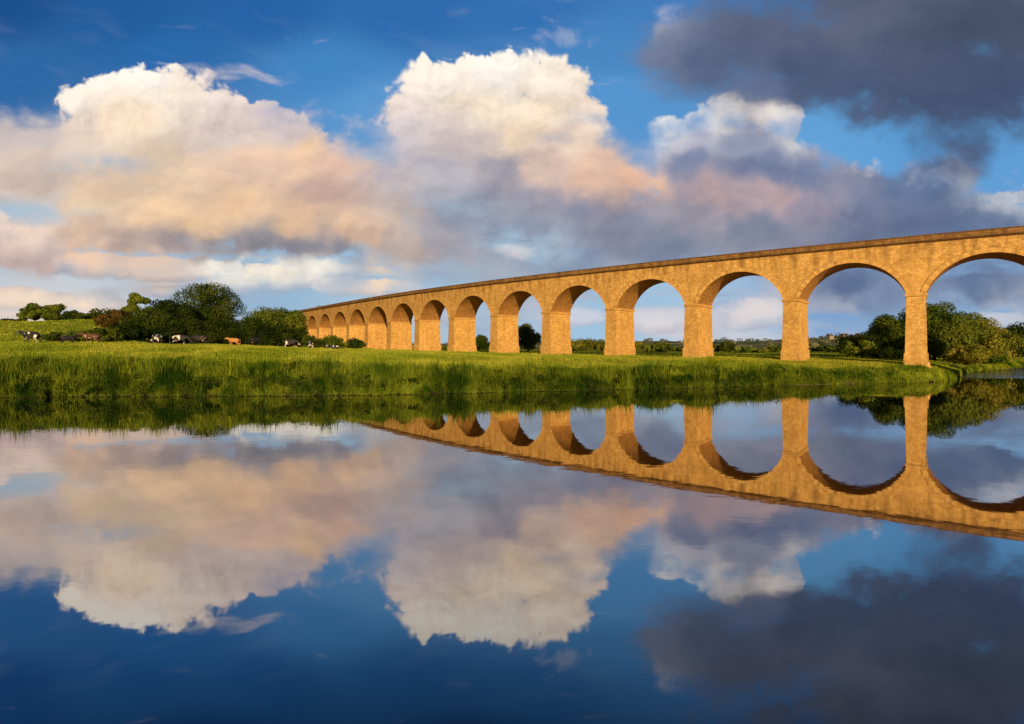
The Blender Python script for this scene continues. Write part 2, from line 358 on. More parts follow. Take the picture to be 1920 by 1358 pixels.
# ---------------------------------------------------------------- grass
def blades(n, pxr, sr, hfun, wid, seed, spow=1.0, lean=.35, clump=0.):
    r = np.random.default_rng(seed)
    px = r.uniform(pxr[0], pxr[1], n); s = sr[0] + (sr[1] - sr[0]) * r.random(n) ** spow
    Y = dbank(px) + s; X = (px - 960) / F * Y; Z = ground_z(X, Y)
    h = hfun(X, Y, s, r, n); a = r.uniform(0, 2 * np.pi, n)
    w = wid * (.6 + .8 * r.random(n)) * .5
    base = np.stack([X, Y, Z - .05], -1)
    dv = np.stack([np.cos(a), np.sin(a), 0 * a], -1)
    la = r.uniform(0, 2 * np.pi, n); ll = lean * r.random(n) * h
    tip = base + np.stack([np.cos(la) * ll, np.sin(la) * ll, h], -1)
    V = np.stack([base - dv * w[:, None], base + dv * w[:, None], tip], 1)
    keep = np.ones(n, dtype=bool)
    for i in range(1, NP):
        dx = X - P[i].x; dy = Y - P[i].y
        u_ = dx * T_[i].x + dy * T_[i].y; q_ = dx * NN[i].x + dy * NN[i].y
        keep &= ~((np.abs(u_) < 2.0) & (np.abs(q_) < 4.8))
    return V[keep].reshape(-1, 3)
def h_tall(X, Y, s, r, n):
    k = .22 + 2.1 * np.clip(fbm(X / 4., Y / 2.5, 4, .75, 30) + .28, 0, 1.4)
    fall = np.interp(s, [0, .6, 2, 4, 9], [.6, .95, 1.2, .95, .35])
    tallish = 1 + .9 * (r.random(n) > .92)
    right = np.interp(960 + F * X / Y, [1350, 1600, 1750], [1, .55, .42])
    return (.3 + .85 * r.random(n)) * k * fall * tallish * right
def h_short(X, Y, s, r, n):
    return (.10 + .26 * r.random(n)) * (.6 + 1.1 * np.clip(fbm(X / 9., Y / 9., 3, .5, 33) + .3, 0, 1))
M_low_shade = foliage_mat('shaded_edge_grass', (.025, .058, .005), (.17, .21, .017), .28, .25)  # darker copy of the bank grass, overhang shadow by the water painted in
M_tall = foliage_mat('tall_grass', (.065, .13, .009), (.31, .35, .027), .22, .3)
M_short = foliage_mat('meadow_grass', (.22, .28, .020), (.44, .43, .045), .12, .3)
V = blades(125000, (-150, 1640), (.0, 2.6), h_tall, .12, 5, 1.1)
o = link('shaded_edge_grass', np_mesh('shaded_edge_grass', V, np.arange(len(V)).reshape(-1, 3), 3), M_low_shade)
tag(o, 'green grass with overhang shade in its colour on the lowest part of the river bank', 'grass', kind='stuff')
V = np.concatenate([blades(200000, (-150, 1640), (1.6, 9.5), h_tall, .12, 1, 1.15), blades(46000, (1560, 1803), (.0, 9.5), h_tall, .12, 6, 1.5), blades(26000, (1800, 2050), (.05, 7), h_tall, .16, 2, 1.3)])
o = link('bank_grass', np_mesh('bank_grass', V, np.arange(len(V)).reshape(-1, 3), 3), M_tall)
tag(o, 'tall green grass growing thickly along the top of the river bank', 'grass', kind='stuff')
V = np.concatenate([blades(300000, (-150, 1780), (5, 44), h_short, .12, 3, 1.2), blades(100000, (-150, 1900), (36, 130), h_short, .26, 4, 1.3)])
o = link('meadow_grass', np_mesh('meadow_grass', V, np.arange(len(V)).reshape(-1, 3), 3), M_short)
tag(o, 'short sunlit pasture grass of the meadow', 'grass', kind='stuff')

def leaf_quads(C, Nn, size, r):
    n_ = len(C)
    a = r.normal(size=(n_, 3)); a -= (a * Nn).sum(1)[:, None] * Nn; a /= np.linalg.norm(a, axis=1)[:, None] + 1e-6
    b = np.cross(Nn, a); sz = size * (.55 + .9 * r.random(n_))[:, None]
    a = a * sz * .5; b = b * sz * .36
    return np.stack([C - a, C - b * 1., C + a, C + b], 1).reshape(-1, 3)
r = np.random.default_rng(44)
nc = 900
cpx = r.uniform(-120, 1480, nc); csv = np.where(r.random(nc) < .5, r.uniform(.1, 1.2, nc), r.uniform(.8, 6, nc))
sel = fbm(cpx / 70., csv * .3, 3, .5, 71) > -.12; cpx = cpx[sel]; csv = csv[sel]; nc = len(cpx)
cr = r.uniform(.25, .85, nc)
cY = dbank(cpx) + csv; cX = (cpx - 960) / F * cY; cZ = np.maximum(ground_z(cX, cY), 0)
k = 110
dirs = r.normal(size=(nc * k, 3)); dirs /= np.linalg.norm(dirs, axis=1)[:, None]
C = np.repeat(np.stack([cX, cY, cZ + cr * .6], -1), k, 0) + dirs * np.repeat(cr, k)[:, None] * (r.random(nc * k) ** .4)[:, None] * np.array([1.2, 1, 1.0])
C[:, 2] = np.maximum(C[:, 2], .05)
Nn = dirs + .8 * r.normal(size=dirs.shape); Nn /= np.linalg.norm(Nn, axis=1)[:, None]
M_weed = foliage_mat('weeds', (.014, .032, .005), (.075, .11, .012), .5, .25)  # weed green deepened to paint in the shadow under the bank overhang
V = leaf_quads(C, Nn, .17, r)
o = link('bank_weeds', np_mesh('bank_weeds', V, np.arange(len(V)).reshape(-1, 4)), M_weed)
tag(o, 'leafy weeds and nettles at the edge of the river bank, darkened for overhang shade', 'weeds', kind='stuff')

# ---------------------------------------------------------------- trees
m, nt, n, l = new_mat('bark')
out = N(n, 'ShaderNodeOutputMaterial'); no = N(n, 'ShaderNodeTexNoise'); no.inputs['Scale'].default_value = 4; geo = N(n, 'ShaderNodeNewGeometry'); l.new(geo.outputs['Position'], no.inputs['Vector'])
rp = ramp(n, [(.3, (.03, .02, .013)), (.7, (.08, .055, .035))]); l.new(no.outputs['Fac'], rp.inputs[0]); d = N(n, 'ShaderNodeBsdfDiffuse'); l.new(rp.outputs[0], d.inputs[0]); l.new(d.outputs[0], out.inputs[0]); M_bark = m
LM = {
 'dark': foliage_mat('leaf_dark', (.026, .048, .007), (.09, .11, .014), .16),
 'mid': foliage_mat('leaf_mid', (.045, .082, .010), (.17, .195, .023), .16),
 'light': foliage_mat('leaf_light', (.08, .13, .016), (.25, .28, .035), .16),
 'gold': foliage_mat('leaf_gold', (.10, .12, .013), (.32, .28, .032), .16),
 'rust': foliage_mat('leaf_rust', (.035, .036, .009), (.12, .075, .018), .25),
 'deep': foliage_mat('leaf_deep', (.013, .026, .005), (.045, .062, .010), .16),
}
def tube(pts, rad, k=7):
    V, Fc = [], []
    for i, (p_, r_) in enumerate(zip(pts, rad)):
        dv = (pts[min(i + 1, len(pts) - 1)] - pts[max(i - 1, 0)]).normalized()
        a = dv.orthogonal().normalized(); b = dv.cross(a)
        for j in range(k):
            th_ = 2 * math.pi * j / k; V.append(p_ + a * math.cos(th_) * r_ + b * math.sin(th_) * r_)
    for i in range(len(pts) - 1):
        for j in range(k): Fc.append((i * k + j, i * k + (j + 1) % k, (i + 1) * k + (j + 1) % k, (i + 1) * k + j))
    return V, Fc
def crown_leaves(H, W, cb, style, nl, ls, r):
    cz = H * (1 + cb) / 2; rz = H * (1 - cb) / 2
    nc = {'broad': 42, 'loose': 18, 'bush': 34, 'willow': 50}[style]
    cen = []; rad = []
    while len(cen) < nc:
        v = r.uniform(-1, 1, 3)
        q = np.linalg.norm(v)
        if q > 1 or q < .2: continue
        if v[2] > 0: v[:2] *= 1 - .12 * v[2]
        cr_ = {'broad': r.uniform(.22, .38), 'bush': r.uniform(.24, .42), 'loose': r.uniform(.18, .28), 'willow': r.uniform(.18, .33)}[style]
        cen.append([v[0] * (W / 2) * (1 - cr_ * .4), v[1] * (W / 2) * (1 - cr_ * .4), cz + v[2] * rz * (1 - cr_ * .7)]); rad.append(cr_ * min(W / 2 * 1.15, rz * 1.6))
    cen = np.array(cen); rad = np.array(rad)
    idx = r.choice(nc, nl, p=rad ** 2 / (rad ** 2).sum())
    dr = r.normal(size=(nl, 3)); dr /= np.linalg.norm(dr, axis=1)[:, None]
    C = cen[idx] + dr * (rad[idx] * (.55 + .52 * r.random(nl) ** .8))[:, None] * np.array([1.1, 1.1, .85])
    if style == 'willow':
        C[:, 2] -= np.abs(r.normal(size=nl)) * rad[idx] * .5
    lump = perlin(C[:, 0] / 1.3, C[:, 2] / 1.3 + C[:, 1], 50)
    keep = lump > (-.5 if style in ('broad', 'bush') else -.3)
    C = C[keep]; dr = dr[keep]
    C[:, 2] = np.maximum(C[:, 2], .12)
    Nn = dr + .45 * r.normal(size=dr.shape); Nn /= np.linalg.norm(Nn, axis=1)[:, None]
    return leaf_quads(C, Nn, ls * 1.25, r), cen
seedc = [100]
def tree(name, label, cat, px, Y, ytop, wpx, style='broad', mat='dark', cb=.2, nl=6000, ls=.42, group=None, zoff=0):
    seedc[0] += 1; r = np.random.default_rng(seedc[0])
    X = at(px, Y); z = max(gz(X, Y), .1) + zoff
    H = CZ + (HY - ytop) * Y / F - z; W = wpx * Y / F
    e = empty(name, (X, Y, z)); tag(e, label, cat, group)
    V, cen = crown_leaves(H, W, cb, style, nl, ls, r)
    link('crown', np_mesh('crown', V, np.arange(len(V)).reshape(-1, 4)), LM[mat], e)
    tv, tf = [], []
    def add(pts, rad):
        v, f_ = tube(pts, rad); b = len(tv); tv.extend(v); tf.extend([tuple(q + b for q in ff) for ff in f_])
    tr = max(.08, H * .024)
    top = Vector((r.normal() * .03 * W, r.normal() * .03 * W, H * .7))
    add([Vector((0, 0, -.3)), Vector((0, 0, H * .12)), Vector((top.x * .5, top.y * .5, H * .38)), top], [tr * 1.35, tr, tr * .75, tr * .2])
    for ci in cen[:: max(1, len(cen) // 8)]:
        st = Vector((top.x * .3, top.y * .3, H * r.uniform(.18, .4))); en = Vector(ci); mid = st.lerp(en, .5) + Vector((0, 0, .05 * H))
        add([st, mid, en], [tr * .5, tr * .3, tr * .08])
    me = bpy.data.meshes.new('trunk'); me.from_pydata([tuple(v) for v in tv], [], tf)
    link('trunk', me, M_bark, e)
    return e
# left group
tree('thin_tree', 'feathery pale green tree row end standing leftmost on the skyline', 'tree', 66, 235, 570, 60, 'loose', 'mid', .0, 8000, .5)
tree('thin_tree', 'feathery pale green tree beside the leftmost one on the skyline', 'tree', 102, 238, 569, 56, 'loose', 'mid', .0, 8000, .5)
tree('tree', 'low dark rounded tree between the feathery pale trees and the tall slim tree', 'tree', 168, 235, 577, 72, 'bush', 'dark', .0, 6500, .55)
tree('shrub', 'small dark shrub on the field top just right of the feathery trees', 'shrub', 134, 225, 585, 40, 'bush', 'dark', 0, 3000, .5)
tree('shrub', 'small shrub tucked between low dark tree and slim tree', 'shrub', 214, 230, 577, 56, 'bush', 'dark', 0, 4000, .5)
tree('slim_tree', 'tall slim pale green tree rising above the rusty bush', 'tree', 256, 225, 546, 54, 'loose', 'mid', .0, 11000, .5)
tree('hawthorn_bush', 'rusty brown wide bush left of the dark trees', 'bush', 222, 170, 584, 78, 'bush', 'rust', 0, 10000, .4)
tree('hawthorn_bush', 'dark green bush touching the rusty bush on its right', 'bush', 278, 172, 580, 84, 'bush', 'dark', 0, 11000, .4)
tree('tree', 'dark green tree joined to the left side of the largest tree', 'tree', 326, 235, 551, 96, 'broad', 'deep', .0, 22000, .5)
tree('large_tree', 'largest dark round-topped tree standing behind the grazing cows', 'tree', 390, 262, 522, 112, 'broad', 'dark', .0, 42000, .5)
tree('tree', 'low dark tree at the right foot of the largest tree', 'tree', 444, 230, 594, 76, 'bush', 'deep', 0, 10000, .5)
tree('bush', 'dark bush filling the foot of the largest tree', 'bush', 352, 215, 596, 116, 'bush', 'deep', 0, 15000, .5)
tree('bush', 'dark bush filling the gap right of the rusty bush', 'bush', 300, 200, 602, 86, 'bush', 'deep', 0, 11000, .5)
tree('tree', 'sunlit mid green tree in front of the far end of the viaduct', 'tree', 500, 225, 568, 90, 'broad', 'mid', .0, 19000, .5)
tree('tree', 'mid green tree touching the far end of the viaduct', 'tree', 542, 230, 571, 62, 'broad', 'mid', .0, 13000, .5)
tree('bush', 'dark bush below the sunlit green tree, left of it', 'bush', 480, 200, 604, 86, 'bush', 'deep', 0, 12000, .46)
tree('bush', 'dark low bush under the sunlit green trees', 'bush', 530, 200, 610, 94, 'bush', 'deep', 0, 12000, .46)
tree('tree', 'small round tree top showing above the far end of the parapet', 'tree', 602, 345, 567, 30, 'broad', 'mid', .2, 3500, .7)
tree('bush', 'green bush below the smallest viaduct arches', 'bush', 582, 205, 628, 62, 'bush', 'dark', 0, 5200, .42)
tree('bush', 'green bush in front of the far piers, right of the first bush', 'bush', 628, 208, 628, 54, 'bush', 'mid', 0, 5000, .42)
tree('bush', 'low bush at the foot of the far piers, nearest to the open meadow', 'bush', 664, 212, 635, 44, 'bush', 'dark', 0, 3600, .42)
for px_, Y_, yt, w_, mt_ in ((20, 190, 598, 60, 'dark'), (105, 125, 624, 46, 'dark'), (150, 124, 621, 60, 'mid'), (196, 126, 614, 62, 'dark'), (244, 132, 608, 74, 'deep'), (300, 140, 614, 76, 'deep'), (400, 150, 616, 96, 'deep'), (450, 155, 618, 80, 'deep')):
    tree('hedge_bush', 'low bush in the hedge line behind the cows at the left', 'bush', px_, Y_, yt, w_, 'bush', mt_, 0, 6000, .34, group='hedge bushes behind the cows')
# seen through the arches
tree('tree', 'dark round tree seen through the arch between two middle piers', 'tree', 990, 215, 601, 50, 'bush', 'dark', .0, 8000, .45)
tree('tree', 'small dark tree seen through the arch left of the round tree', 'tree', 898, 260, 627, 34, 'bush', 'dark', 0, 3200, .5)
hr = np.random.default_rng(9)
hl = [(835, 650, 30), (915, 643, 30), (1075, 639, 44), (1100, 633, 48), (1128, 640, 44), (1150, 644, 40), (1192, 640, 40), (1215, 646, 38), (1240, 642, 48), (1268, 650, 44), (1338, 646, 40), (1362, 642, 34), (1390, 650, 44), (1425, 654, 48), (1455, 648, 34), (1520, 652, 44), (1548, 646, 34), (1575, 654, 48), (1600, 640, 44)]
for px_, yt, w_ in hl:
    Y_ = hr.uniform(240, 320)
    tree('hedgerow_tree', 'small tree of the far hedgerow seen through the viaduct arches', 'tree', px_, Y_, yt, w_, 'bush', ['mid', 'dark', 'light', 'gold', 'mid'][hr.integers(0, 5)], 0, 2600, .55, group='far hedgerow trees beyond the arches')
# right group
tree('bush', 'bright green bush left of the trees by the nearest pier', 'bush', 1616, 145, 625, 88, 'bush', 'light', 0, 13000, .34)
tree('bush', 'low green bush at the water side between the two nearest piers', 'bush', 1655, 128, 652, 58, 'bush', 'light', 0, 6000, .3)
tree('tree', 'green tree just left of the nearest pier', 'tree', 1674, 150, 590, 92, 'broad', 'mid', 0, 26000, .34)
tree('large_tree', 'tall green tree rising behind the nearest pier', 'tree', 1752, 150, 560, 118, 'broad', 'mid', .0, 46000, .34)
tree('tree', 'mid green tree between the nearest pier and the golden tree', 'tree', 1806, 154, 580, 96, 'broad', 'mid', 0, 28000, .34)
tree('willow_tree', 'golden green willow leaning over the river at the right', 'tree', 1848, 152, 600, 96, 'broad', 'gold', 0, 28000, .32)
tree('bush', 'dark bush under the tall tree behind the nearest pier', 'bush', 1715, 136, 632, 120, 'bush', 'dark', 0, 15000, .34)
tree('bush', 'golden bush at the waterline right of the nearest pier', 'bush', 1812, 140, 646, 84, 'bush', 'gold', 0, 12000, .3)
tree('bush', 'low green bush at the foot of the willow by the water', 'bush', 1858, 150, 656, 64, 'bush', 'mid', 0, 8000, .32)
tree('tree', 'dark tree cut by the right edge of the photo', 'tree', 1918, 180, 606, 88, 'broad', 'deep', 0, 16000, .4)
tree('tree', 'dark tree beyond the river bend right of the willow', 'tree', 1892, 178, 616, 62, 'bush', 'dark', 0, 10000, .4)

# woodland mass on the hills
r = np.random.default_rng(21)
nt_ = 1200
tpx = r.uniform(-200, 2300, nt_); tY = r.uniform(480, 1420, nt_)
sel = fbm(tpx / 60., tY / 90., 3, .5, 60) > -.06
tpx, tY = tpx[sel], tY[sel]; nt_ = len(tpx)
tz = hill_z(tpx, tY); tX = (tpx - 960) / F * tY; tr_ = r.uniform(2.5, 6, nt_)
k = 46
dr = r.normal(size=(nt_ * k, 3)); dr /= np.linalg.norm(dr, axis=1)[:, None]
C = np.repeat(np.stack([tX, tY, tz + tr_ * .6], -1), k, 0) + dr * np.repeat(tr_, k)[:, None] * np.array([1.3, 1.3, .8]) * (.7 + .3 * r.random(nt_ * k))[:, None]
Nn = dr + .5 * r.normal(size=dr.shape); Nn /= np.linalg.norm(Nn, axis=1)[:, None]
V = leaf_quads(C, Nn, 2.6, r)
o = link('woodland', np_mesh('woodland', V, np.arange(len(V)).reshape(-1, 4)), foliage_mat('leaf_far', (.09, .11, .07), (.21, .20, .10), .015))
tag(o, 'far off woods covering the low hills', 'woodland', kind='stuff')

# far houses
def simple(name, c, rough=.9):
    m, nt, n, l = new_mat(name); out = N(n, 'ShaderNodeOutputMaterial'); p = N(n, 'ShaderNodeBsdfPrincipled'); p.inputs['Roughness'].default_value = rough; p.inputs['Specular IOR Level'].default_value = .2
    no = N(n, 'ShaderNodeTexNoise'); no.inputs['Scale'].default_value = 6; tc = N(n, 'ShaderNodeTexCoord'); l.new(tc.outputs['Object'], no.inputs['Vector'])
    r_ = ramp(n, [(.3, [v * .8 for v in c]), (.7, [min(1, v * 1.15) for v in c])]); l.new(no.outputs['Fac'], r_.inputs[0]); l.new(r_.outputs[0], p.inputs['Base Color']); l.new(p.outputs[0], out.inputs[0]); return m
M_hw = simple('house_wall', (.36, .28, .2)); M_hr = simple('house_roof', (.14, .10, .09)); M_win = simple('house_window', (.05, .05, .06))
def pyd(name, v, f_, mat, parent):
    me = bpy.data.meshes.new(name); me.from_pydata(v, [], f_); return link(name, me, mat, parent)
def box(x0, x1, y0, y1, z0, z1):
    return [(x0, y0, z0), (x1, y0, z0), (x1, y1, z0), (x0, y1, z0), (x0, y0, z1), (x1, y0, z1), (x1, y1, z1), (x0, y1, z1)], [(0, 1, 5, 4), (1, 2, 6, 5), (2, 3, 7, 6), (3, 0, 4, 7), (4, 5, 6, 7), (0, 3, 2, 1)]
for px_, Y_, w_, lab in ((1556, 1000, 9, 'pale far house on the hillside, leftmost of the three'), (1583, 1060, 11, 'pale far house on the hillside, middle of the three'), (1608, 1100, 8, 'pale far house on the hillside, rightmost of the three')):
    X_ = at(px_, Y_); z_ = float(hill_z(np.array([px_ * 1.]), np.array([Y_ * 1.]))[0])
    e = empty('house', (X_, Y_, z_ + 1), .3); tag(e, lab, 'house', 'far houses on the hill')
    h = 4.5
    pyd('wall', *box(-w_ / 2, w_ / 2, -4, 4, -3, h), M_hw, e)
    rf = pyd('roof', [(-w_ / 2 - .4, -4.5, h), (w_ / 2 + .4, -4.5, h), (w_ / 2 + .4, 4.5, h), (-w_ / 2 - .4, 4.5, h), (-w_ / 2 - .4, 0, h + 3.6), (w_ / 2 + .4, 0, h + 3.6)], [(0, 1, 5, 4), (2, 3, 4, 5), (1, 2, 5), (3, 0, 4)], M_hr, e)
    pyd('chimney', *box(w_ * .3, w_ * .3 + 1, -.5, .5, h + 2.6, h + 5), M_hw, rf)
    for q in (-.3, 0, .3): pyd('window', *box(w_ * q - .6, w_ * q + .6, -4.06, -3.9, 2, 3.4), M_win, e)

# ---------------------------------------------------------------- cows
def cow_mat(name, base, patch, thr):
    m, nt, n, l = new_mat(name); out = N(n, 'ShaderNodeOutputMaterial'); p = N(n, 'ShaderNodeBsdfPrincipled'); p.inputs['Roughness'].default_value = .75
    tc = N(n, 'ShaderNodeTexCoord'); oi = N(n, 'ShaderNodeObjectInfo')
    va = N(n, 'ShaderNodeVectorMath', operation='MULTIPLY_ADD'); l.new(oi.outputs['Random'], va.inputs[0]); va.inputs[1].default_value = (31, 17, 23); l.new(tc.outputs['Object'], va.inputs[2])
    no = N(n, 'ShaderNodeTexNoise'); no.inputs['Scale'].default_value = 1.9; no.inputs['Detail'].default_value = 1.5; l.new(va.outputs[0], no.inputs['Vector'])
    r_ = ramp(n, [(thr, base), (thr + .02, patch)]); l.new(no.outputs['Fac'], r_.inputs[0]); l.new(r_.outputs[0], p.inputs['Base Color']); l.new(p.outputs[0], out.inputs[0]); return m
M_bw = cow_mat('friesian_hide', (.010, .008, .008), (.6, .55, .48), .57)
M_br = cow_mat('brown_hide', (.09, .034, .015), (.4, .3, .22), .6)
M_or = cow_mat('tan_hide', (.46, .19, .05), (.46, .19, .05), .9)
M_bk = cow_mat('black_hide', (.010, .008, .008), (.05, .03, .02), .6)
M_ud = simple('udder_skin', (.5, .3, .25))
def skin_mesh(name, verts, edges, radii, root=0):
    me = bpy.data.meshes.new(name + '_rig'); me.from_pydata(verts, edges, []); o = bpy.data.objects.new('tmp', me); col.objects.link(o)
    md = o.modifiers.new('s', 'SKIN'); md.use_smooth_shade = True
    for i, r_ in enumerate(radii):
        q = me.skin_vertices[0].data[i]; q.radius = r_ if isinstance(r_, tuple) else (r_, r_); q.use_root = (i == root)
    sb = o.modifiers.new('u', 'SUBSURF'); sb.levels = 2; sb.render_levels = 2
    dg = bpy.context.evaluated_depsgraph_get(); dg.update()
    res = bpy.data.meshes.new_from_object(o.evaluated_get(dg)); res.name = name
    bpy.data.objects.remove(o)
    return res
def cow_body(pose):
    dz = -.62 if pose == 'lie' else 0
    V = [(-.62, 0, 1.08 + dz), (-.1, 0, 1.0 + dz), (.42, 0, 1.0 + dz), (.74, 0, 1.12 + dz)]
    Rr = [(.30, .33), (.36, .40), (.31, .38), (.19, .27)]
    E = [(0, 1), (1, 2), (2, 3)]
    if pose == 'graze': nk = [((1.0, 0, .92), .15), ((1.22, 0, .58), .13), ((1.36, .0, .34), .125), ((1.46, 0, .12), .085)]
    else: nk = [((1.0, 0, 1.24 + dz), .16), ((1.2, 0, 1.36 + dz), .13), ((1.36, 0, 1.32 + dz), .125), ((1.6, 0, 1.14 + dz), .085)]
    b = 3
    for (p_, r_) in nk: V.append(p_); Rr.append((r_, r_ * 1.1)); E.append((b, len(V) - 1)); b = len(V) - 1
    poll = 5
    for s_ in (1, -1):
        V.append((V[poll][0] - .02, .2 * s_, V[poll][2] + .04)); Rr.append((.035, .05)); E.append((poll, len(V) - 1))
    V.append((-.98, 0, 1.12 + dz)); Rr.append((.18, .2)); E.append((0, len(V) - 1))
    for s_ in (1, -1):
        if pose != 'lie':
            fr_ = [((.46, .2 * s_, .72), .12), ((.47, .2 * s_, .42), .065), ((.45, .2 * s_, .1), .045), ((.49, .2 * s_, .03), .06)]
            hi = [((-.68, .2 * s_, .78), .17), ((-.60, .21 * s_, .64), .12), ((-.86, .2 * s_, .42), .065), ((-.80, .2 * s_, .1), .045), ((-.76, .2 * s_, .03), .06)]
        else:
            fr_ = [((.5, .26 * s_, .22), .11), ((.82, .26 * s_, .1), .06), ((.55, .3 * s_, .06), .05)]
            hi = [((-.55, .32 * s_, .25), .17), ((-.25, .4 * s_, .12), .09), ((-.65, .42 * s_, .07), .055)]
        for root, ch in ((2, fr_), (0, hi)):
            b = root
            for (p_, r_) in ch: V.append(p_); Rr.append((r_, r_)); E.append((b, len(V) - 1)); b = len(V) - 1
    return skin_mesh('body', V, E, Rr)
BOD = {k_: cow_body(k_) for k_ in ('stand', 'graze', 'lie')}
def tail_mesh(pose):
    dz = -.62 if pose == 'lie' else 0
    pts = [Vector((-1.1, 0, 1.2 + dz)), Vector((-1.2, 0, 1.0 + dz)), Vector((-1.22, .02, max(.1, .7 + dz))), Vector((-1.2, .03, max(.06, .42 + dz)))]
    v, f_ = tube(pts, [.04, .03, .025, .05], 6); me = bpy.data.meshes.new('tail'); me.from_pydata([tuple(q) for q in v], [], f_); return me
def udder_mesh():
    bm = bmesh.new(); bmesh.ops.create_icosphere(bm, subdivisions=2, radius=.17); bmesh.ops.scale(bm, vec=(1.2, 1, .8), verts=bm.verts); bmesh.ops.translate(bm, vec=(-.45, 0, .66), verts=bm.verts)
    me = bpy.data.meshes.new('udder'); bm.to_mesh(me); bm.free(); return me
TL = {k_: tail_mesh(k_) for k_ in BOD}; UD = udder_mesh()
cows = [(58, 34, 180, 'stand', M_bw, 1.6, 'black and white cow standing leftmost of the herd'),
 (129, 37, 60, 'stand', M_bk, 1.3, 'dark cow seen end on beside the brown cow'),
 (172, 34, 185, 'stand', M_br, 1.4, 'brown cow standing near the hedge at the left'),
 (294, 35, 150, 'graze', M_bw, 1.4, 'black and white cow grazing alone under the rusty bush'),
 (338, 34, 15, 'graze', M_bw, 1.4, 'black and white cow grazing left of its pair under the largest tree'),
 (374, 37, 190, 'graze', M_bk, 1.35, 'black cow grazing right of its pair under the largest tree'),
 (438, 36, 170, 'stand', M_or, 1.1, 'orange brown cow standing in the meadow'),
 (478, 39, 80, 'graze', M_bk, 1.3, 'black cow grazing between the orange cow and the sunlit tree'),
 (546, 40, 10, 'graze', M_bw, 1.25, 'black and white cow below the trees at the viaduct end'),
 (582, 42, 120, 'graze', M_bw, 1.2, 'black and white cow turned partly away near the viaduct end'),
 (625, 44, 185, 'lie', M_bw, 1.2, 'black and white cow resting rightmost of the herd')]
for px_, s_, rz, pose, mt, sc, lab in cows:
    Y_ = float(dbank(np.array([px_ * 1.]))[0]) + s_; X_ = at(px_, Y_)
    e = empty('cow', (X_, Y_, gz(X_, Y_) + .0), math.radians(rz)); e.scale = (sc, sc, sc); tag(e, lab, 'cow', 'cows in the meadow')
    for nm, src, mm in (('body', BOD[pose], mt), ('tail', TL[pose], mt), ('udder', UD, M_ud)):
        if nm == 'udder' and pose == 'lie': continue
        me = src.copy(); me.materials.clear(); o = link(nm, me, mm, e)

# ---------------------------------------------------------------- sky shell
gx_ = np.arange(-700, 2622, 1.9, dtype=f32); gy_ = np.arange(-260, 704, 1.9, dtype=f32)
x, y = np.meshgrid(gx_, gy_)
w0x = fbm(x / 300, y / 300, 3, .5, 15); w0y = fbm(x / 300, y / 300, 3, .5, 16)
xs_ = x + 60 * w0x; ys_ = y + 45 * w0y
fA = fbm(xs_ / 240, ys_ / 170, 7, .52, 1); fB = fbm(xs_ / 130, ys_ / 85, 6, .54, 2); fS = fbm(xs_ / 330, ys_ / 60, 6, .56, 4)
fC = fbm(xs_ / 60, ys_ / 38, 5, .55, 17)
wx = fbm(x / 90, y / 90, 5, .5, 5); wy = fbm(x / 90, y / 90, 5, .5, 6)
xw = x + 30 * wx; yw = y + 28 * wy
bA = fbm(xw / 110, yw / 98, 6, .5, 7, True); bB = fbm(xw / 50, yw / 46, 5, .55, 8, True)
bC = fbm(xw / 24, yw / 22, 3, .6, 9, True)
def rbf(pts, px_, py_, eps=28, pw=1.7, ya=1.5):
    acc = np.zeros(x.shape + (3,), dtype=f32); ws = np.zeros(x.shape, dtype=f32)
    for (a, b, c) in pts:
        w = 1 / ((px_ - a) ** 2 + ((py_ - b) * ya) ** 2 + eps * eps) ** f32(pw)
        ws += w; acc += w[..., None] * lin(c).astype(f32)
    return acc / ws[..., None]
clear = [(-300, 0, (22, 70, 126)), (0, 0, (28, 80, 142)), (250, 40, (34, 92, 156)), (500, 20, (38, 98, 166)), (750, 30, (44, 106, 174)), (1000, 10, (50, 112, 180)), (1300, 20, (66, 124, 188)), (300, 90, (42, 106, 172)), (620, 130, (66, 134, 196)), (1150, 100, (72, 134, 194)),
 (700, 200, (92, 152, 208)), (1150, 180, (86, 150, 208)), (40, 150, (44, 104, 166)), (1560, 280, (98, 162, 216)), (1750, 260, (90, 154, 210)), (1900, 270, (96, 158, 214)), (190, 308, (150, 176, 202)), (20, 400, (170, 194, 212)),
 (980, 465, (172, 202, 222)), (850, 390, (166, 190, 210)), (500, 550, (150, 182, 210)), (700, 500, (156, 190, 216)), (1200, 600, (156, 192, 220)), (1600, 560, (120, 160, 205)), (1850, 560, (130, 168, 208)), (100, 590, (205, 208, 212)), (700, 600, (176, 198, 215)), (1300, 640, (188, 206, 224)), (1750, 620, (158, 188, 218)),
 (0, -150, (10, 46, 98)), (400, -120, (11, 50, 104)), (900, -120, (16, 58, 114)), (1400, -150, (26, 70, 128)), (1900, -200, (30, 74, 130)), (2400, 300, (96, 152, 206)), (-400, 400, (136, 172, 205))]
sky = rbf(clear, x, y, 60, 1.8, 1.8)
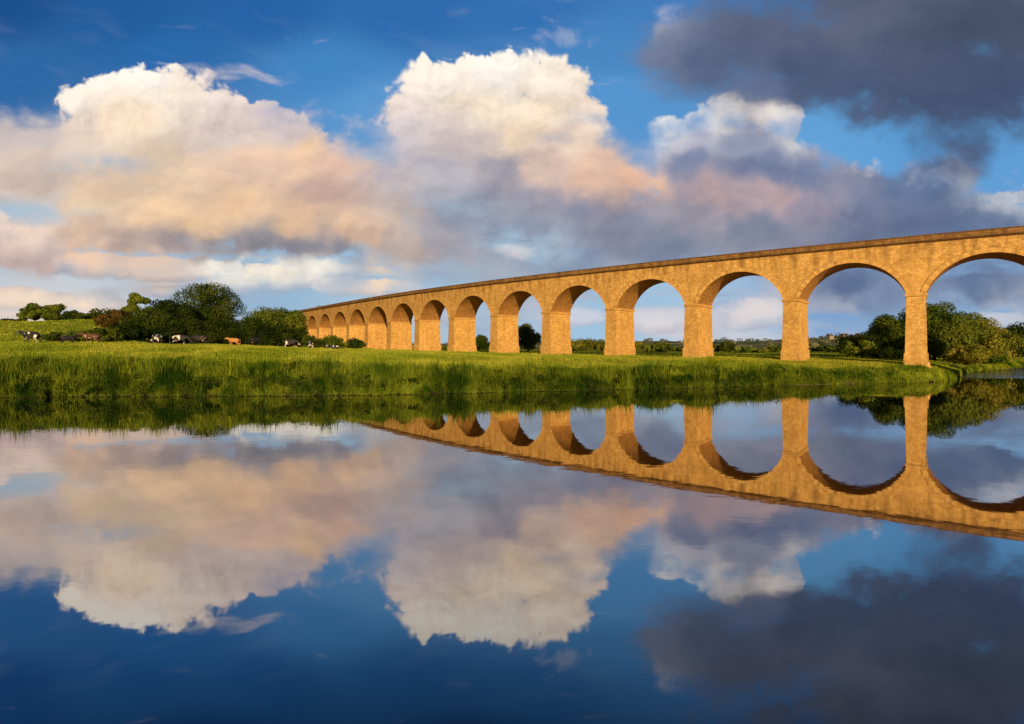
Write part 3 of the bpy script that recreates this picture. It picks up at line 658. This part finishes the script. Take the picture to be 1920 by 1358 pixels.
cc = [(-200, 300, (205, 190, 185)), (40, 250, (200, 188, 186)), (60, 320, (222, 198, 180)), (140, 180, (250, 240, 226)), (260, 150, (252, 246, 236)), (340, 180, (250, 236, 218)), (400, 180, (236, 222, 214)), (250, 230, (250, 228, 202)), (150, 250, (226, 206, 190)),
 (430, 230, (222, 206, 198)), (520, 220, (206, 194, 198)), (560, 290, (248, 210, 172)), (480, 300, (238, 204, 178)), (640, 320, (226, 188, 166)), (600, 370, (214, 180, 162)), (300, 310, (248, 216, 180)), (180, 370, (248, 214, 174)), (300, 400, (244, 208, 168)), (450, 380, (244, 204, 162)), (380, 420, (240, 202, 160)), (560, 410, (240, 200, 160)),
 (60, 390, (222, 208, 200)), (160, 432, (224, 192, 164)), (250, 446, (196, 172, 158)), (340, 458, (166, 152, 152)), (420, 458, (150, 142, 148)), (660, 430, (230, 192, 160)), (560, 462, (140, 137, 147)), (480, 462, (144, 140, 147)), (640, 470, (150, 146, 156)), (700, 440, (230, 194, 164)), (760, 470, (196, 178, 168)),
 (700, 300, (184, 184, 198)), (760, 250, (216, 206, 208)), (820, 150, (252, 242, 228)), (940, 130, (254, 248, 238)), (1040, 150, (252, 240, 222)), (900, 200, (252, 236, 212)), (1020, 220, (252, 232, 206)), (1100, 220, (244, 226, 208)), (780, 220, (240, 224, 214)), (860, 270, (208, 194, 192)), (960, 260, (250, 226, 198)), (1060, 265, (240, 216, 194)),
 (820, 330, (188, 184, 192)), (940, 320, (170, 164, 174)), (1020, 320, (220, 192, 176)), (1120, 300, (234, 198, 172)), (1190, 340, (240, 192, 160)), (1100, 350, (226, 188, 164)), (980, 380, (156, 153, 168)), (880, 400, (142, 148, 168)), (820, 440, (166, 162, 170)), (950, 440, (138, 148, 172)), (1080, 400, (140, 142, 164)), (1180, 420, (136, 140, 162)), (1200, 270, (176, 182, 202)),
 (1250, 235, (244, 238, 230)), (1320, 220, (250, 240, 226)), (1400, 190, (252, 240, 222)), (1450, 210, (232, 222, 216)), (1480, 240, (200, 200, 208)), (1300, 262, (180, 180, 198)), (1390, 262, (140, 148, 174)), (1300, 310, (126, 136, 166)), (1420, 310, (116, 128, 160)), (1500, 320, (120, 132, 164)), (1340, 370, (188, 162, 164)), (1440, 365, (196, 170, 170)), (1530, 380, (162, 152, 168)), (1280, 400, (156, 150, 162)),
 (1600, 390, (116, 126, 154)), (1720, 350, (100, 118, 152)), (1700, 410, (104, 118, 148)), (1600, 440, (112, 124, 150)), (1400, 430, (128, 136, 158)), (1820, 420, (100, 118, 150)), (1880, 370, (186, 192, 204)), (1900, 440, (96, 116, 148)), (1760, 330, (90, 112, 148)),
 (1240, 480, (124, 136, 160)), (1080, 490, (136, 152, 176)), (840, 520, (160, 176, 196)), (-100, 450, (206, 186, 182)), (30, 440, (230, 208, 194)), (30, 490, (206, 180, 172)), (150, 480, (236, 200, 174)), (110, 520, (180, 178, 186)), (290, 490, (220, 194, 176)), (300, 525, (206, 190, 180)), (200, 540, (176, 182, 192)), (60, 560, (236, 214, 194)), (150, 570, (238, 216, 196)),
 (420, 495, (250, 244, 232)), (500, 505, (250, 240, 222)), (585, 508, (246, 238, 224)), (640, 525, (172, 182, 198)), (720, 535, (240, 212, 184)), (560, 560, (164, 180, 200)), (320, 570, (176, 188, 204)), (480, 570, (166, 184, 204)), (760, 560, (184, 190, 202)),
 (1080, 600, (196, 202, 216)), (900, 600, (164, 182, 204)), (1240, 560, (180, 190, 206)), (1240, 610, (212, 208, 214)), (1400, 590, (216, 208, 210)), (1360, 560, (150, 172, 202)), (1440, 620, (200, 206, 218)), (1600, 540, (92, 112, 148)), (1560, 600, (172, 180, 198)), (1650, 580, (130, 150, 180)), (1830, 530, (94, 114, 148)), (1800, 580, (132, 156, 188)), (1860, 600, (192, 198, 210)), (1700, 640, (156, 174, 198))]
cloudc = rbf(cc, x + 56 * wx + 26 * w0x, y + 34 * wy + 14 * w0y, 20, 1.8, 1.6)
darkc = rbf([(1180, 110, (112, 124, 152)), (1240, 70, (120, 128, 152)), (1300, 120, (84, 98, 128)), (1450, 60, (88, 96, 120)), (1500, 120, (72, 84, 112)), (1600, 40, (92, 98, 120)), (1700, 110, (78, 86, 110)), (1750, 170, (70, 82, 112)), (1850, 60, (72, 80, 100)), (1880, 180, (62, 74, 102)), (1900, 215, (74, 90, 122)), (1400, 175, (96, 110, 142)), (1600, 170, (74, 88, 118)), (2200, 100, (70, 78, 104)), (1700, -100, (68, 78, 102))], x + 70 * wx, y + 50 * wy, 50, 1.6)
def sh(H, d_):
    k_ = int(round(d_ / 1.9)); kk = int(round(d_ * .75 / 1.9))
    return H - np.roll(np.roll(H, k_, 0), kk, 1)
def field(bl, k=9.):
    s = np.zeros(x.shape, dtype=f32)
    for (a, b, rx_, ry_) in bl:
        d_ = 1 - np.sqrt(((x - a) / rx_) ** 2 + ((y - b) / ry_) ** 2)
        s += np.exp(np.clip(k * d_, -30, 12))
    return np.log(s + 1e-9) / k
def over(base, D, e, colr, H, k, op=1.0, sm=(.78, .79, .84), lm=(1.10, 1.08, 1.05)):
    a = (sstep(-e, e, D) * op)[..., None].astype(f32)
    t = .5 + k * (.7 * sh(H, 6) + .8 * sh(H, 16) + .8 * sh(H, 44))
    t = np.clip(t, 0, 1)[..., None]
    c = colr * (np.array(sm, dtype=f32) * (1 - t) + np.array(lm, dtype=f32) * t)
    return base * (1 - a) + c * a
soft = .5 + .5 * np.clip(1.8 * fbm(x / 170, y / 140, 3, .5, 40), -1, 1)
v = np.clip(fbm((xs_ + ys_ * .8) / 320, (ys_ - xs_ * .35) / 60, 6, .62, 14) * 1.5 - .12, 0, 1) * sstep(360, 140, y) * sstep(-40, 60, y) * .10
sky = sky * (1 - v[..., None]) + lin((190, 205, 225)).astype(f32) * v[..., None]
D = fS * 1.7 - .08 + .10 * sstep(440, 560, y) - .9 * sstep(470, 380, y) + .3 * fC
sky = over(sky, D, .42, cloudc, fS + .2 * fC, .6, .85)
body = [(-180, 310, 260, 120), (60, 295, 190, 80), (200, 335, 230, 105), (400, 345, 240, 115), (540, 335, 150, 105), (300, 405, 330, 60), (620, 415, 220, 60), (680, 340, 90, 70), (280, 245, 200, 60), (900, 250, 170, 75), (1370, 285, 125, 45),
        (810, 320, 130, 95), (950, 350, 210, 115), (1110, 350, 150, 90), (900, 430, 200, 60), (770, 440, 110, 50), (1180, 430, 190, 75), (1330, 330, 130, 85), (1440, 320, 110, 75), (1550, 370, 140, 62), (1700, 400, 150, 58), (1350, 430, 220, 70), (1620, 440, 260, 50), (1840, 420, 120, 50), (2100, 400, 200, 70),
        (1130, 495, 130, 28), (1750, 340, 60, 36), (1600, 545, 170, 40), (1830, 540, 160, 34)]
Fb = field(body)
D = Fb + .50 * fA + .38 * fB + .16 * fC + .10 * bB
under = sstep(425, 470, y + 20 * fB) * sstep(700, 620, x)
# thin places where the sky shows softly through the cloud bank
thin = (.80 * np.exp(-(((x - 985) / 95) ** 2 + ((y - 466) / 42) ** 2)) + .45 * np.exp(-(((x - 190) / 90) ** 2 + ((y - 310) / 20) ** 2)) + .65 * np.exp(-(((x - 10) / 130) ** 2 + ((y - 398) / 26) ** 2)) + .35 * np.exp(-(((x - 835) / 90) ** 2 + ((y - 388) / 34) ** 2)) + .4 * np.exp(-(((x - 700) / 40) ** 2 + ((y - 290) / 50) ** 2)))
thin = np.clip(thin * (1 + 1.6 * fS + 1.6 * fC + 1.2 * fB), 0, .92)
sky = over(sky, D + .1 * under, (.09 + .32 * soft) * (1 - .6 * under), cloudc, np.tanh(Fb) * .6 + .9 * fA + .50 * fB + .14 * fC + .07 * bB, .85, .97 * (1 - thin))
low = [(20, 462, 100, 40), (-120, 450, 160, 60), (150, 497, 90, 24), (300, 505, 100, 22), (40, 562, 170, 22), (190, 572, 90, 14), (720, 540, 80, 18), (640, 537, 60, 18), (1240, 600, 80, 26), (1400, 590, 90, 30), (1080, 595, 50, 22), (1860, 600, 90, 16), (880, 560, 60, 14), (330, 548, 70, 12)]
Fl = field(low); D = Fl + .45 * fB + .30 * fC + .25 * bA + .14 * bB
sky = over(sky, D, .06 + .24 * soft, cloudc, np.tanh(Fl) * .5 + .5 * fB + .2 * fC + .25 * bA + .10 * bB, 1.0, .92)
tw = [(150, 185, 46, 32), (195, 175, 60, 38), (262, 175, 75, 50), (330, 178, 78, 50), (392, 205, 70, 45), (440, 215, 40, 40), (270, 235, 150, 60), (495, 225, 38, 42), (540, 250, 55, 45), (600, 290, 50, 45),
      (785, 165, 42, 50), (793, 122, 13, 22), (835, 160, 60, 48), (900, 147, 62, 48), (960, 142, 68, 48), (1025, 154, 60, 46), (1070, 168, 40, 42), (1095, 215, 42, 40), (900, 225, 160, 80), (1010, 235, 115, 60), (760, 215, 42, 50),
      (1255, 240, 42, 28), (1320, 232, 52, 30), (1385, 210, 58, 42), (1440, 218, 50, 42), (1475, 240, 32, 40), (1380, 260, 110, 40)]
Ft = field(tw, 10.)
D = Ft + .40 * bA + .30 * bB + .14 * bC + .20 * fB + .02
fade = sstep(320, 185, y + 110 * fA + 60 * bA + 30 * (x > 1180))
sky = over(sky, D, .06 + .22 * soft * soft, cloudc, np.tanh(Ft * 1.5) * .45 + .38 * bA + .24 * bB + .08 * bC + .5 * fA, .9, fade, (.78, .755, .76), (1.09, 1.07, 1.05))
tw2 = [(378, 490, 24, 12), (425, 500, 44, 14), (490, 506, 48, 14), (530, 514, 36, 12), (585, 510, 16, 9), (1880, 372, 46, 12)]
D = field(tw2, 10.) + .55 * bA + .5 * bB + .2 * fB + .2 * bC + .05
sky = over(sky, D, .09 + .12 * soft, cloudc, .5 * bA + .35 * bB, .9, .92)
for (a, b, rx_, ry_, op, wc) in ((1065, 62, 60, 44, .45, 0), (565, 100, 30, 36, .25, 0), (690, 190, 50, 30, .4, 0), (730, 18, 30, 20, .2, 0), (1670, 262, 80, 50, .7, 1), (1640, 305, 50, 28, .6, 1), (1780, 290, 80, 34, .35, 0), (1720, 320, 80, 34, .45, 0), (500, 130, 30, 22, .2, 0), (1900, 300, 50, 40, .4, 0), (870, 22, 40, 16, .15, 0), (620, 240, 60, 40, .4, 1), (985, 466, 90, 30, .6, 1)):
    D = 1 - np.sqrt(((x - a) / rx_) ** 2 + ((y - b) / ry_) ** 2) + 2.2 * fB + 1.2 * fC + .7 * bB - .6
    aa = (sstep(-.1, 1.2, D) * op)[..., None]; sky = sky * (1 - aa) + lin((228, 214, 210) if wc else (176, 184, 206)).astype(f32) * aa
dk = [(1225, 110, 50, 34), (1300, 105, 100, 66), (1450, 95, 180, 100), (1650, 100, 260, 120), (1850, 140, 220, 120), (1880, 30, 260, 130), (1480, 165, 140, 40), (1370, 60, 80, 34), (2100, 100, 320, 170), (1620, 0, 240, 80), (2300, -100, 600, 200), (1750, -150, 340, 140)]
Fd = field(dk)
rim = Fd + .55 * fA + .45 * bA + .2 * bB + .04
aa = (sstep(-.08, .3, rim) * sstep(1340, 1240, x) * sstep(1170, 1215, x) * sstep(105, 60, y + (x - 1200) * .25) * sstep(-10, 40, y) * .6)[..., None]
sky = sky * (1 - aa) + lin((206, 202, 206)).astype(f32) * aa
D = Fd + .72 * fA + .50 * fB + .2 * fC + .14 * bB - .02
sky = over(sky, D, .30 + .30 * soft, darkc, np.tanh(Fd) * .4 + .8 * fA + .5 * fB + .12 * fC, .7, .97, (.86, .87, .89), (1.18, 1.17, 1.14))
sky = np.clip(sky, 0, 1.0)
dirs = np.stack([(x - 960) / F, np.ones_like(x), (HY - y) / F], -1); dirs /= np.linalg.norm(dirs, axis=-1)[..., None]
V = (dirs * 6500).reshape(-1, 3); V[:, 2] += CZ
me = np_mesh('sky', V, grid_faces(len(gy_), len(gx_)), 4, True)
ca = me.color_attributes.new('cloud_colour', 'FLOAT_COLOR', 'POINT')
rgba = np.ones((len(V), 4), dtype=f32); rgba[:, :3] = sky.reshape(-1, 3); ca.data.foreach_set('color', rgba.ravel())
m, nt, n, l = new_mat('sky_and_clouds'); out = N(n, 'ShaderNodeOutputMaterial'); em = N(n, 'ShaderNodeEmission'); at_ = N(n, 'ShaderNodeAttribute'); at_.attribute_name = 'cloud_colour'
l.new(at_.outputs['Color'], em.inputs[0]); em.inputs[1].default_value = 1.0; l.new(em.outputs[0], out.inputs[0]); m.cycles.emission_sampling = 'NONE'
o = link('sky', me, m); tag(o, 'blue evening sky with golden and grey cumulus clouds', 'sky', kind='structure')

# ---------------------------------------------------------------- light, world, camera
SE = math.radians(12); SAZ = math.radians(168)
S = Vector((math.sin(SAZ) * math.cos(SE), math.cos(SAZ) * math.cos(SE), math.sin(SE)))
ld = bpy.data.lights.new('sun', 'SUN'); ld.energy = 5.0; ld.angle = math.radians(.5); ld.color = (1, .74, .42)
lo = bpy.data.objects.new('sun', ld); col.objects.link(lo); lo.rotation_euler = S.to_track_quat('Z', 'Y').to_euler(); lo.location = (0, -50, 80)
w = bpy.data.worlds.new('World'); scene.world = w; w.use_nodes = True
nt = w.node_tree; bg = nt.nodes['Background']; st = nt.nodes.new('ShaderNodeTexSky'); st.sky_type = 'NISHITA'; st.sun_disc = False
st.sun_elevation = SE; st.sun_rotation = SAZ; nt.links.new(st.outputs[0], bg.inputs[0]); bg.inputs[1].default_value = .07
cd = bpy.data.cameras.new('camera'); cam = bpy.data.objects.new('camera', cd); col.objects.link(cam)
cam.location = (0, 0, CZ); cam.rotation_euler = (math.radians(90), 0, 0)
cd.sensor_width = 36; cd.lens = 36 * F / 1920; cd.shift_y = -(679 - HY) / 1920; cd.clip_end = 20000; cd.clip_start = .1
scene.camera = cam
scene.view_settings.view_transform = 'Standard'; scene.view_settings.look = 'None'; scene.view_settings.exposure = 0
